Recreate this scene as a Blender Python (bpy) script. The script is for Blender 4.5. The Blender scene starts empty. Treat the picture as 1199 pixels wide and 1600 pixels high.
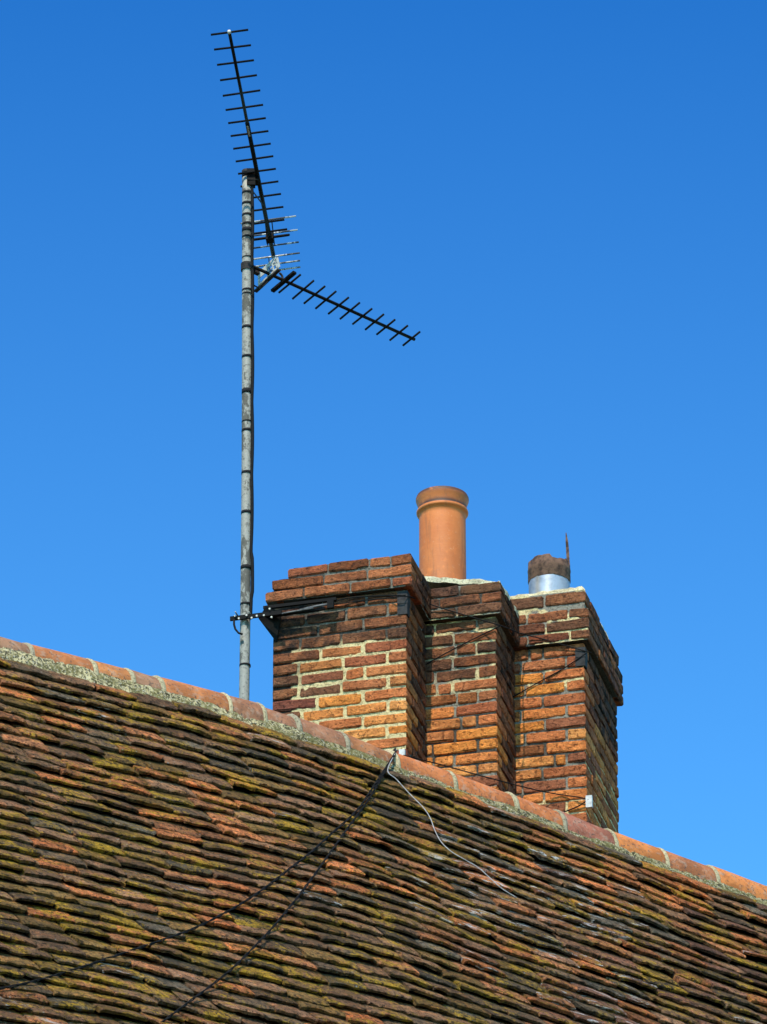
import bpy, math, random
from mathutils import Vector, Matrix, noise

random.seed(11)
R = math.radians
SC = bpy.context.scene
COL = SC.collection

# ------------------------------------------------------------------ camera
PITCH, F = R(28.0), 10000.0           # F: focal length in pixels of a 1600 px high frame
EYE = Vector((0, 0, 1.6))
VX = Vector((1, 0, 0))
VU = Vector((0, -math.sin(PITCH), math.cos(PITCH)))
VD = Vector((0, math.cos(PITCH), math.sin(PITCH)))
cd = bpy.data.cameras.new("camera")
cam = bpy.data.objects.new("camera", cd)
COL.objects.link(cam)
cam.location = EYE
cam.rotation_euler = (math.pi / 2 + PITCH, 0, 0)
cd.sensor_fit = 'VERTICAL'
cd.sensor_height = 36
cd.lens = 36 * F / 1600
cd.clip_start = 0.5
cd.clip_end = 5000
SC.camera = cam

# ------------------------------------------------------------------ light
SUN_EL, SUN_LEFT = R(54), R(13)       # sun behind the camera, a little to its left
w = bpy.data.worlds.new("World")
SC.world = w
w.use_nodes = True
nt = w.node_tree
nt.nodes.clear()
sky = nt.nodes.new("ShaderNodeTexSky")
sky.sky_type = 'NISHITA'
sky.sun_disc = False
sky.sun_elevation = SUN_EL
sky.sun_rotation = math.pi + SUN_LEFT
sky.altitude = 200
sky.air_density = 1.0
sky.dust_density = 0.4
sky.ozone_density = 4.0
gam = nt.nodes.new("ShaderNodeGamma")
gam.inputs[1].default_value = 1.55
tint = nt.nodes.new("ShaderNodeMix")
tint.data_type = 'RGBA'
tint.blend_type = 'MULTIPLY'
tint.inputs[0].default_value = 1
tint.inputs[7].default_value = (0.9, 1.0, 1.0, 1)
bg = nt.nodes.new("ShaderNodeBackground")
bg.inputs[1].default_value = 0.078
wo = nt.nodes.new("ShaderNodeOutputWorld")
tc = nt.nodes.new("ShaderNodeTexCoord")
sx = nt.nodes.new("ShaderNodeSeparateXYZ")
rp = nt.nodes.new("ShaderNodeValToRGB")
els = rp.color_ramp.elements
els[0].position, els[0].color = 0.0, (1.2, 1.80, 1.45, 1)
els[1].position, els[1].color = 1.0, (0.16, 0.60, 0.85, 1)
for ps, cc in ((.397, (.90, 1.62, 1.43, 1)), (.539, (.24, .90, 1.12, 1)), (.7, (.20, .72, .95, 1))):
    e = els.new(ps)
    e.color = cc
nt.links.new(tc.outputs["Generated"], sx.inputs[0])
nt.links.new(sx.outputs[2], rp.inputs[0])
nt.links.new(rp.outputs[0], tint.inputs[7])
nt.links.new(sky.outputs[0], gam.inputs[0])
nt.links.new(gam.outputs[0], tint.inputs[6])
nt.links.new(tint.outputs[2], bg.inputs[0])
nt.links.new(bg.outputs[0], wo.inputs[0])

sl = bpy.data.lights.new("sun", 'SUN')
sl.energy = 5.0
sl.angle = R(0.53)
sl.color = (1.0, 0.90, 0.76)
so = bpy.data.objects.new("sun", sl)
COL.objects.link(so)
to_sun = Vector((-math.sin(SUN_LEFT) * math.cos(SUN_EL), -math.cos(SUN_LEFT) * math.cos(SUN_EL), math.sin(SUN_EL)))
so.rotation_euler = to_sun.to_track_quat('Z', 'Y').to_euler()
so.location = (-6, -10, 30)

vs = SC.view_settings
vs.view_transform = 'Standard'
vs.look = 'None'
vs.gamma = 1
vs.use_curve_mapping = False
vs.exposure = 0.45


# ------------------------------------------------------------------ helpers
def ray(px, py):
    return VD + VX * ((px - 599.5) / F) + VU * ((800 - py) / F)

def at_depth(px, py, d):
    return EYE + ray(px, py) * d

def at_plane(px, py, p, n):
    r = ray(px, py)
    return EYE + r * ((p - EYE).dot(n) / r.dot(n))

def pix(p):
    q = p - EYE
    d = q.dot(VD)
    return 599.5 + F * q.dot(VX) / d, 800 - F * q.dot(VU) / d

def srgb(r, g, b, k=1.0):
    f = lambda c: (c / 255 / 12.92 if c / 255 <= .04045 else ((c / 255 + .055) / 1.055) ** 2.4) * k
    return (f(r), f(g), f(b))

def nz(p, s=1.0, seed=0.0):
    return noise.noise(Vector((p[0] * s + seed, p[1] * s - seed * .7, p[2] * s + seed * 1.3)))

def tag(o, label, cat, group=None, kind=None):
    if label: o['label'] = label
    if cat: o['category'] = cat
    if group: o['group'] = group
    if kind: o['kind'] = kind
    return o

def thing(name, loc, label, cat, group=None):
    o = bpy.data.objects.new(name, None)
    o.empty_display_size = 0.1
    COL.objects.link(o)
    o.location = loc
    return tag(o, label, cat, group)

def wloc(o):
    v = Vector(o.location)
    while o.parent:
        o = o.parent
        v += Vector(o.location)
    return v

def mesh(name, verts, faces, mat, parent=None, smooth=True, cols=None, wear=None):
    """verts are world positions; the object's origin goes to their middle"""
    lo = Vector((min(v[i] for v in verts) for i in range(3)))
    hi = Vector((max(v[i] for v in verts) for i in range(3)))
    c = (lo + hi) / 2
    me = bpy.data.meshes.new(name)
    me.from_pydata([tuple(Vector(v) - c) for v in verts], [], faces)
    me.update()
    if cols is not None:
        at = me.color_attributes.new("tint", 'FLOAT_COLOR', 'POINT')
        if isinstance(cols, tuple):
            cols = [cols] * len(verts)
        flat = []
        for q in cols:
            flat += [q[0], q[1], q[2], q[3] if len(q) > 3 else 1.0]
        at.data.foreach_set("color", flat)
    if wear is not None:
        at = me.color_attributes.new("wear", 'FLOAT_COLOR', 'POINT')
        flat = []
        for q in (wear if isinstance(wear, list) else [wear] * len(verts)):
            flat += [q[0], q[1], q[2], 1.0]
        at.data.foreach_set("color", flat)
    if smooth:
        me.polygons.foreach_set("use_smooth", [True] * len(me.polygons))
    me.materials.append(mat)
    o = bpy.data.objects.new(name, me)
    COL.objects.link(o)
    if parent is not None:
        o.parent = parent
        c = c - wloc(parent)
    o.location = c
    return o

class MB:
    def __init__(self):
        self.v, self.f, self.c = [], [], []
    def add(self, verts, faces, col=None):
        k = len(self.v)
        self.v += [Vector(v) for v in verts]
        self.f += [tuple(i + k for i in f) for f in faces]
        if col is not None:
            self.c += [col] * len(verts) if isinstance(col, tuple) else col
    def box(self, c, ax, ay, az):
        """centre and three half-axis vectors"""
        c, ax, ay, az = Vector(c), Vector(ax), Vector(ay), Vector(az)
        vs = [c + ax * i + ay * j + az * k for i in (-1, 1) for j in (-1, 1) for k in (-1, 1)]
        self.add(vs, [(0, 1, 3, 2), (4, 6, 7, 5), (0, 4, 5, 1), (2, 3, 7, 6), (0, 2, 6, 4), (1, 5, 7, 3)])
    def tube(self, pts, r, n=8, caps=True):
        pts = [Vector(p) for p in pts]
        k0 = len(self.v)
        up = None
        for i, p in enumerate(pts):
            t = (pts[min(i + 1, len(pts) - 1)] - pts[max(i - 1, 0)]).normalized()
            if up is None:
                up = Vector((0, 0, 1)) if abs(t.z) < .9 else Vector((1, 0, 0))
            s = t.cross(up).normalized()
            up = s.cross(t).normalized()
            rr = r[i] if isinstance(r, (list, tuple)) else r
            for j in range(n):
                a = 2 * math.pi * j / n
                self.v.append(p + s * math.cos(a) * rr + up * math.sin(a) * rr)
        for i in range(len(pts) - 1):
            for j in range(n):
                a, b = k0 + i * n + j, k0 + i * n + (j + 1) % n
                self.f.append((a, b, b + n, a + n))
        if caps:
            self.f.append(tuple(k0 + j for j in range(n))[::-1])
            self.f.append(tuple(k0 + (len(pts) - 1) * n + j for j in range(n)))
    def lathe(self, c, prof, n=32, axis=Vector((0, 0, 1)), wob=0.0):
        c = Vector(c)
        k0 = len(self.v)
        for (r, z) in prof:
            for j in range(n):
                a = 2 * math.pi * j / n
                self.v.append(c + Vector((math.cos(a) * r, math.sin(a) * r, z)))
        for i in range(len(prof) - 1):
            for j in range(n):
                a, b = k0 + i * n + j, k0 + i * n + (j + 1) % n
                self.f.append((a, b, b + n, a + n))
    def build(self, name, mat, parent=None, smooth=False, cols=None):
        return mesh(name, self.v, self.f, mat, parent, smooth, cols if cols is not None else (self.c or None))


# ------------------------------------------------------------------ materials
class NT:
    def __init__(self, name):
        self.m = bpy.data.materials.new(name)
        self.m.use_nodes = True
        self.t = self.m.node_tree
        self.b = self.t.nodes["Principled BSDF"]
        self.b.inputs["Specular IOR Level"].default_value = 0.3
        g = self.n("ShaderNodeNewGeometry")
        self.pos = g.outputs["Position"]
        self.norm = g.outputs["Normal"]
    def n(self, kind, **kw):
        x = self.t.nodes.new(kind)
        for k, v in kw.items():
            setattr(x, k, v)
        return x
    def put(self, sock, v):
        if isinstance(v, bpy.types.NodeSocket):
            self.t.links.new(v, sock)
        elif v is not None:
            if isinstance(v, (tuple, list)) and len(v) == 3 and sock.type == 'RGBA':
                v = (*v, 1)
            sock.default_value = v
    def mapped(self, scale, rot=(0, 0, 0), src=None):
        x = self.n("ShaderNodeMapping")
        self.put(x.inputs[0], src or self.pos)
        x.inputs[2].default_value = rot
        x.inputs[3].default_value = scale if isinstance(scale, tuple) else (scale,) * 3
        return x.outputs[0]
    def noise(self, scale=5, detail=4, rough=.55, vec=None, out=0, dist=0.0):
        x = self.n("ShaderNodeTexNoise")
        self.put(x.inputs["Vector"], vec or self.pos)
        x.inputs["Scale"].default_value = scale
        x.inputs["Detail"].default_value = detail
        x.inputs["Roughness"].default_value = rough
        x.inputs["Distortion"].default_value = dist
        return x.outputs[out]
    def voro(self, scale=5, feature='F1', vec=None, out=0, rnd=1.0):
        x = self.n("ShaderNodeTexVoronoi", feature=feature)
        self.put(x.inputs["Vector"], vec or self.pos)
        x.inputs["Scale"].default_value = scale
        x.inputs["Randomness"].default_value = rnd
        return x.outputs[out]
    def ramp(self, v, lo, hi, a=0.0, b=1.0):
        x = self.n("ShaderNodeMapRange", interpolation_type='SMOOTHSTEP')
        self.put(x.inputs[0], v)
        for i, q in enumerate((lo, hi, a, b)):
            x.inputs[i + 1].default_value = q
        return x.outputs[0]
    def math(self, op, a, b=0.0):
        x = self.n("ShaderNodeMath", operation=op)
        self.put(x.inputs[0], a)
        self.put(x.inputs[1], b)
        return x.outputs[0]
    def mix(self, f, a, b, blend='MIX'):
        x = self.n("ShaderNodeMix", data_type='RGBA', blend_type=blend)
        self.put(x.inputs[0], f)
        self.put(x.inputs[6], a)
        self.put(x.inputs[7], b)
        return x.outputs[2]
    def attr(self, name="tint"):
        x = self.n("ShaderNodeAttribute", attribute_name=name)
        return x.outputs["Color"], x.outputs["Alpha"]
    def bump(self, h, dist=.002, strength=1.0, prev=None):
        x = self.n("ShaderNodeBump")
        x.inputs["Strength"].default_value = strength
        x.inputs["Distance"].default_value = dist
        self.put(x.inputs["Height"], h)
        if prev is not None:
            self.put(x.inputs["Normal"], prev)
        return x.outputs[0]
    def done(self, col, rough=.9, normal=None, metal=0.0, spec=None):
        self.put(self.b.inputs["Base Color"], col)
        self.put(self.b.inputs["Roughness"], rough)
        self.put(self.b.inputs["Metallic"], metal)
        if spec is not None:
            self.b.inputs["Specular IOR Level"].default_value = spec
        if normal is not None:
            self.put(self.b.inputs["Normal"], normal)
        return self.m

def mat_brick():
    m = NT("brick")
    c, soot_shade = m.attr()
    c = m.mix(1.0, c, (1.13, 1.12, 1.05), 'MULTIPLY')
    big = m.noise(9, 3, .6)
    fine = m.noise(70, 5, .65)
    c = m.mix(m.ramp(big, .44, .58, 0, .6), c, m.mix(1.0, c, (.60, .52, .46), 'MULTIPLY'))
    c = m.mix(m.ramp(fine, .50, .60, 0, .7), c, m.mix(1.0, c, (1.35, 1.3, 1.2), 'MULTIPLY'))
    c = m.mix(m.ramp(m.noise(45, 4, .7), .55, .61, 0, .8), c, m.mix(1.0, c, (.3, .27, .27), 'MULTIPLY'))
    # soot film, plus shade painted on side bricks: streaky, strength from the brick's alpha
    st = m.math('MULTIPLY', m.ramp(m.noise(14, 5, .65), .3, .62), soot_shade)
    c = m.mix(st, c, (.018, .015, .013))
    crease = m.noise(26, 5, .75, vec=m.mapped((1, 1, 2.2)), dist=.6)
    crack = m.ramp(m.voro(30, 'DISTANCE_TO_EDGE', vec=m.mapped((.8, .8, 1.7))), 0.0, .09)
    n1 = m.bump(crease, .034)
    n2 = m.bump(m.math('MULTIPLY', crack, m.ramp(m.noise(11, 2), .42, .6)), .004, .8, n1)
    n3 = m.bump(fine, .006, .9, n2)
    return m.done(c, .92, n3, spec=.15)

def mat_mortar():
    m = NT("mortar")
    c, _a = m.attr()
    f = m.noise(90, 5, .7)
    g = m.noise(240, 3, .7)
    c = m.mix(m.ramp(f, .5, .6, 0, .75), c, m.mix(1.0, c, (.38, .36, .34), 'MULTIPLY'))
    c = m.mix(m.ramp(g, .55, .68, 0, .5), c, m.mix(1.0, c, (1.5, 1.5, 1.5), 'MULTIPLY'))
    return m.done(c, .95, m.bump(g, .004, .9, m.bump(f, .012)), spec=.1)

def mat_tile(ridge_rot):
    m = NT("roof_tile")
    c, _a = m.attr()
    wcol, _b = m.attr("wear")
    sep = m.n("ShaderNodeSeparateColor")
    m.put(sep.inputs[0], wcol)
    moss, white = sep.outputs[0], sep.outputs[1]
    al = m.mapped((1, 1, 1), (0, 0, -ridge_rot))           # x along the courses
    big = m.noise(8, 5, .65)
    fine = m.noise(70, 5, .75)
    c = m.mix(m.ramp(big, .45, .56, 0, .6), c, m.mix(1.0, c, (.48, .47, .48), 'MULTIPLY'))
    c = m.mix(m.ramp(m.noise(15, 5, .7), .52, .60, 0, .6), c, m.mix(1.0, c, (1.8, 1.35, 1.05), 'MULTIPLY'))
    # moss and lichen: speckled patches stretched along the courses, more on some tiles than on others
    patch = m.noise(10, 5, .75, vec=m.mapped((.5, 1, 1), (0, 0, 0), al))
    grain = m.noise(55, 5, .85)
    lich = m.math('ADD', m.math('ADD', m.math('MULTIPLY', patch, .6), m.math('MULTIPLY', grain, .6)), m.math('MULTIPLY', moss, .11))
    tone = m.ramp(m.noise(5, 3), .40, .56)
    olive = m.mix(tone, (.12, .074, .013), (.38, .235, .018))
    c = m.mix(m.ramp(lich, .668, .705, 0, .85), c, olive)
    c = m.mix(m.ramp(fine, .49, .58, 0, .8), c, m.mix(1.0, c, (1.9, 1.65, 1.45), 'MULTIPLY'))
    c = m.mix(m.ramp(m.noise(42, 5, .8), .52, .57, 0, .85), c, (.016, .014, .011))
    # pale grey lichen spots
    spots = m.math('MULTIPLY', m.ramp(m.voro(26), .17, .09), m.ramp(m.noise(3.0, 3), .5, .62))
    c = m.mix(m.math('MULTIPLY', spots, .8), c, (.27, .27, .24))
    # white splashes: only on tiles that carry them
    sp = m.noise(22, 5, .75, vec=m.mapped((.30, 1.5, 1.5), (0, 0, 0), al))
    wm = m.math('MULTIPLY', m.ramp(sp, .565, .60), white)
    c = m.mix(wm, c, (.62, .62, .6))
    h = m.math('ADD', m.noise(26, 6, .78, vec=m.mapped((.7, 1.2, 1.2), (0, 0, 0), al)), m.math('MULTIPLY', fine, .55))
    n1 = m.bump(h, .05)
    n2 = m.bump(m.noise(170, 3, .7), .005, .8, n1)
    return m.done(c, .93, n2, spec=.12)

def mat_ridge():
    m = NT("ridge_clay")
    c, _a = m.attr()
    f = m.noise(26, 6, .7)
    c = m.mix(m.ramp(m.noise(6, 5, .7), .42, .56, 0, .75), c, m.mix(1.0, c, (.56, .53, .50), 'MULTIPLY'))
    c = m.mix(m.ramp(f, .52, .62, 0, .5), c, (.30, .22, .16))
    c = m.mix(m.ramp(m.noise(60, 4, .7), .57, .63, 0, .8), c, (.05, .045, .04))
    return m.done(c, .88, m.bump(m.noise(120, 4, .7), .003, .8, m.bump(f, .006)), spec=.2)

def mat_bedding():
    m = NT("ridge_mortar")
    c, _a = m.attr()
    f = m.noise(60, 5, .75)
    c = m.mix(m.ramp(f, .47, .52, 0, .92), c, (.035, .034, .018))
    c = m.mix(m.ramp(m.noise(12, 5, .75), .47, .56, 0, .75), c, (.17, .15, .055))
    c = m.mix(m.ramp(m.noise(100, 3, .7), .58, .64, 0, .7), c, (.6, .58, .48))
    return m.done(c, .95, m.bump(m.noise(130, 4, .7), .006, .9, m.bump(f, .02)), spec=.1)

def mat_pot():
    m = NT("terracotta")
    f = m.noise(7, 5, .6, vec=m.mapped((1, 1, .6)))
    c = m.mix(m.ramp(f, .35, .7), (.48, .126, .024), (.55, .165, .036))
    c = m.mix(m.ramp(m.noise(30, 5, .7, vec=m.mapped((1, 1, 2.5))), .56, .72, 0, .5), c, (.36, .13, .06))
    c = m.mix(m.ramp(m.noise(26, 4, .7, vec=m.mapped((1, 1, .12))), .54, .66, 0, .4), c, (.20, .075, .03))
    c = m.mix(m.ramp(m.noise(55, 4, .75), .61, .67, 0, .45), c, (.55, .30, .15))
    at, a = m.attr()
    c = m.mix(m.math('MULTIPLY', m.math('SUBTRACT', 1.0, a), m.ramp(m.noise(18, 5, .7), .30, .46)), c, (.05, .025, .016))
    return m.done(c, .62, m.bump(m.noise(60, 4, .6), .002, .6, m.bump(m.noise(5, 2, .5, vec=m.mapped((.2, .2, 6))), .003, .5)), spec=.35)

def mat_galv(name, base, dark, amt, rough=.45, metal=.55):
    m = NT(name)
    f = m.noise(14, 6, .7, vec=m.mapped((1, 1, .55)))
    g = m.noise(90, 4, .7)
    c = m.mix(m.ramp(g, .45, .7, 0, .5), base, tuple(x * .75 for x in base))
    c = m.mix(m.ramp(f, .62 - amt, .67 - amt, 0, .92), c, dark)
    c = m.mix(m.ramp(m.noise(45, 5, .75), .53, .6, 0, .6), c, dark)
    return m.done(c, m.ramp(f, .4, .7, rough, .85), m.bump(g, .0015, .7), metal=m.ramp(f, .62 - amt, .72 - amt, metal, .1))

def mat_plain(name, col, rough=.6, metal=0.0, var=.4, scale=40, spec=.3):
    m = NT(name)
    f = m.noise(scale, 5, .65)
    c = m.mix(m.ramp(f, .4, .7, 0, 1), col, tuple(x * (1 - var) for x in col))
    return m.done(c, rough, m.bump(f, .002, .7), metal=metal, spec=spec)

# geometry of the place: the chimney stands square to its own axes, the ridge runs at an angle to it
TF, TR, PHI = R(14.6), R(34.3), R(55)
A = Vector((math.cos(TF), -math.sin(TF), 0))        # along a chimney front, to the right
N = Vector((-math.sin(TF), -math.cos(TF), 0))       # out of a chimney front
B = -N
RD = Vector((math.cos(TR), math.sin(TR), 0))        # along the ridge
RN = Vector((math.sin(TR), -math.cos(TR), 0))       # out of the roof slope, level
Z = Vector((0, 0, 1))

M_BRICK, M_MORT, M_TILE = mat_brick(), mat_mortar(), mat_tile(TR)
M_RIDGE, M_BED, M_POT = mat_ridge(), mat_bedding(), mat_pot()
M_GALV = mat_galv("galvanised_steel", (.25, .235, .195), (.07, .064, .05), .10, .5, .0)
M_ZINC = mat_galv("zinc_plate", (.42, .41, .36), (.06, .06, .05), -.0, .5, .15)
M_FLUE = mat_plain("flue_steel", (.50, .475, .43), .30, .6, .45, 9)
M_RUST = mat_plain("rusty_steel", (.125, .068, .042), .85, .1, .8, 30)
M_BLACK = mat_plain("black_paint", (.007, .0065, .006), .7, 0, .3, 40, .08)
M_DARK = mat_plain("dark_iron", (.030, .026, .024), .75, 0, .5, 40, .12)
M_CABLE = mat_plain("black_cable", (.010, .0095, .009), .7, 0, .4, 40, .08)
M_GREYC = mat_plain("grey_cable", (.32, .31, .30), .5, 0, .4)
M_ALU = mat_galv("aluminium_rod", (.48, .47, .43), (.02, .02, .02), .15, .4, .3)
M_TAPE = mat_plain("dark_tape", (.014, .013, .013), .75, 0, .4, spec=.1)
M_STEEL = mat_plain('dull_steel', (.12, .115, .11), .6, .2, .6)
M_WHITE = mat_plain("white_plastic", (.46, .455, .43), .6, 0, .35, 30)
M_LEAD = mat_plain("lead_plate", (.036, .034, .033), .75, 0, .5, 40, .1)
M_DECK = mat_plain("roof_felt", (.012, .011, .010), .95)

# ------------------------------------------------------------------ ground
def mat_ground():
    m = NT("ground")
    f = m.noise(.25, 6, .6)
    c = m.mix(m.ramp(f, .35, .65), (.055, .075, .03), (.11, .10, .07))
    return m.done(c, .95)
g = MB()
g.add([(-900, -900, 0), (900, -900, 0), (900, 900, 0), (-900, 900, 0)], [(0, 1, 2, 3)])
tag(g.build("ground", mat_ground()), None, None, kind='structure')

# ------------------------------------------------------------------ ridge line and roof surface
P1 = at_depth(636, 1175, 32.0)                       # the nearest chimney corner, where the ridge hides it
Z0 = P1.z
RR = .130                                            # ridge tile radius
RO = Vector((P1.x, P1.y, 0)) + RN * .16              # a plan point on the ridge axis
SIL = [(-700, 838), (-400, 906), (-160, 955), (0, 993), (133, 1027), (235, 1053), (310, 1071), (380, 1089), (450, 1112), (525, 1142), (600, 1169),
       (690, 1200), (785, 1234), (860, 1262), (940, 1292), (1020, 1322), (1100, 1349), (1195, 1383), (1350, 1437), (1700, 1560)]
RIDGE = []
for (px, py) in SIL:
    q = at_plane(px, py, RO, RN)
    RIDGE.append(((q - RO).dot(RD), q.z - 1.19 * RR))

def ridge_z(u):
    if u <= RIDGE[0][0]: return RIDGE[0][1]
    for (a, za), (b, zb) in zip(RIDGE, RIDGE[1:]):
        if u <= b:
            t = (u - a) / (b - a)
            return za + (zb - za) * t
    return RIDGE[-1][1]
def ridge_s(u):                                      # smoothed
    return sum(ridge_z(u + d) for d in (-.3, -.2, -.1, 0, .1, .2, .3)) / 7
ZM = ridge_s(0)
DN = RN * math.cos(PHI) - Z * math.sin(PHI)          # down the slope
UP = RN * math.sin(PHI) + Z * math.cos(PHI)          # out of the slope
APEX = .154

def roof(u, v, h=0.0):
    k = 1 - .25 * min(max(v, 0) / 4.5, 1)
    z = ZM + (ridge_s(u) - ZM) * k + APEX
    p = Vector((RO.x, RO.y, z)) + RD * u + DN * v
    sag = .018 * nz((u * .55, v * .55, 0), 1, 3.1) + .010 * nz((u * 1.4, v * 1.4, 5), 1, 7.7)
    return p + UP * (h + sag)

# roof root
roof_t = thing("tiled_roof", (RO.x, RO.y, ZM - 4.6), "steep old roof of mossy brown clay tiles with a mortared ridge", "roof")

# roof deck: closed body under the tiles
mb = MB()
us = [-7 + i * .5 for i in range(31)]
vv = [0, .4, 1, 2, 3, 4, 5, 6.2]
k = len(mb.v)
for u in us:
    for v in vv:
        mb.v.append(roof(u, v, -.03) if v else roof(u, .02, -.03))
for i in range(len(us) - 1):
    for j in range(len(vv) - 1):
        a = i * len(vv) + j
        mb.f.append((a, a + 1, a + 1 + len(vv), a + len(vv)))
back = len(mb.v)
for u in us:
    p = roof(u, .02, -.03)
    mb.v.append(p)
    mb.v.append(p - RN * 3.5 - Z * 5.0)
for i in range(len(us) - 1):
    a = back + 2 * i
    mb.f.append((a, a + 2, a + 3, a + 1))
mb.build("roof_deck", M_DECK, roof_t)

# house body below the eaves
mb = MB()
mid = Vector((RO.x, RO.y, 0)) + RD * .5
hz = (ZM - 4.75) / 2
mb.box(mid + Z * hz, RD * 7.2, RN * 3.1, Z * hz)
mb.build("wall", mat_plain("house_brick", (.25, .11, .06), .9), roof_t)

# ------------------------------------------------------------------ roof tiles
GAUGE, TW, TT, GAP = .0935, .232, .0155, .0108
TINTS = [(srgb(146, 112, 84), 5), (srgb(128, 100, 76), 5), (srgb(110, 92, 73), 4), (srgb(166, 114, 78), 4), (srgb(154, 116, 88), 4),
         (srgb(136, 108, 66), 3), (srgb(196, 124, 78), 2), (srgb(106, 97, 82), 2), (srgb(92, 81, 66), 1.5)]
TP = [t for t, _ in TINTS]
TWT = [x for _, x in TINTS]

def tile_geo(u0, u1, vb):
    n = 7
    lift = random.gauss(0, .0034)
    gap = GAP * random.uniform(.55, 1.35)
    cam_ = random.uniform(-.002, .005)
    rot = random.gauss(0, .014)
    skew = random.gauss(0, .0065) + (random.uniform(.015, .035) if random.random() < .025 else 0)
    tilt = random.gauss(0, .0022)
    th = TT * random.uniform(.8, 1.2)
    chipL = random.random() < .12
    chipR = random.random() < .18
    if random.random() < .03:
        lift += random.uniform(.004, .010)
    L = GAUGE * 1.55
    us = [u0 + (u1 - u0) * i / n for i in range(n + 1)]
    us[1] = u0 + (u1 - u0) * .09
    us[-2] = u0 + (u1 - u0) * .91
    rows = []
    for r, vr in enumerate((L, L * .45, .012, 0.0)):       # distance above the bottom edge
        line = []
        for i, u in enumerate(us):
            x = 2 * (u - u0) / (u1 - u0) - 1
            v = vb - vr + skew + rot * (u - (u0 + u1) / 2) * 2
            h = (TT + gap) * (1 - vr / GAUGE) + th + cam_ * (1 - x * x) + lift * (1 - vr / L) + tilt * x
            uu = u
            if r == 3:
                v += random.uniform(-.007, .007)
                h -= random.uniform(.002, .009)
                if i == 0 and chipL: v -= random.uniform(.012, .04)
                if i == n and chipR: v -= random.uniform(.012, .04)
            if r == 2:
                h -= random.uniform(-.001, .0025)
                v += random.uniform(-.002, .002)
                if i == 0 and chipL or i == n and chipR: v -= .03
            if i in (0, n):
                h -= .0025
                uu += random.uniform(-.002, .002)
            line.append((uu, v, h))
        rows.append(line)
    low = [(u, v - random.uniform(0, .004), h - th + random.uniform(-.001, .003)) for (u, v, h) in rows[3]]
    topl = [(u, v, h - th) for (u, v, h) in (rows[0][0], rows[0][-1])]
    vs = [roof(*p) for row in rows for p in row] + [roof(*p) for p in low] + [roof(*p) for p in topl]
    m = n + 1
    fs = []
    for r in range(4):
        for i in range(n):
            a = r * m + i
            fs.append((a, a + m, a + m + 1, a + 1))
    t0, t1 = 5 * m, 5 * m + 1
    fs.append((0, t0, 4 * m, 3 * m, 2 * m, m))
    fs.append((n, m + n, 2 * m + n, 3 * m + n, 4 * m + n, t1))
    return vs, fs

tiles = []
course = 0
vb = .372
while vb < 6.1:
    u = -7.0 + random.uniform(-.02, .02) + (TW / 2 if course % 2 else 0)
    while u < 5.5:
        wd = TW * random.uniform(.90, 1.10)
        c0 = roof(u + wd / 2, vb)
        px, py = pix(c0)
        if -420 < px < 1620 and py < 1980:
            b0 = vb + .004 * math.sin(u * 1.7 + course * 2.1) + random.gauss(0, .0025)
            vs, fs = tile_geo(u + .0025, u + wd - .0025, b0)
            t = list(random.choices(TP, TWT)[0])
            # the left slope under the ridge is warmer and more lichened, the lower slope darker
            k = random.uniform(.58, 1.12)
            warm = max(0, 1 - abs(py - (1000 + .32 * px)) / 260)
            if random.random() < .16 * warm:
                t = list(srgb(176, 118, 78))
            if px > 850 and random.random() < .35:
                t = list(random.choice([srgb(138, 100, 80), srgb(120, 90, 74), srgb(168, 110, 74)]))
            if 900 < px < 1120 and 1360 < py < 1440 and random.random() < .45:
                t = list(srgb(200, 126, 78))
            t = [x * k for x in t]
            # white splashes on the right half
            wh = 0.0
            d = math.hypot((px - 850) / 210, (py - 1400) / 120)
            d2 = math.hypot((px - 950) / 120, (py - 1560) / 60)
            if random.random() < .85 * max(0, 1.2 - min(d, d2)): wh = random.uniform(.5, 1)
            elif random.random() < .03: wh = .6
            inside = -20 < px < 1219 and py < 1615
            tiles.append((inside, (c0 - EYE).length, vs, fs, (t[0], t[1], t[2], 1.0), (max(0, min(1, random.gauss(.42, .27))), wh, random.random())))
        u += wd
    vb += GAUGE
    course += 1
inn = sorted([t for t in tiles if t[0]], key=lambda t: t[1])
singles, rest = inn[:300], inn[300:] + [t for t in tiles if not t[0]]
wr = []
for t in singles:
    mesh("roof_tile", t[2], t[3], M_TILE, roof_t, False, t[4], t[5])
mb = MB()
for t in rest:
    mb.add(t[2], t[3], t[4])
    wr += [t[5]] * len(t[2])
o = mesh("roof_tile_courses", mb.v, mb.f, M_TILE, roof_t, False, mb.c, wr)
o['kind'] = 'stuff'

# ------------------------------------------------------------------ ridge tiles and their mortar
def ridge_pt(u, m, h, extra=0.0):
    return Vector((RO.x, RO.y, ridge_s(u) + h)) + RD * u + RN * m

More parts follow.
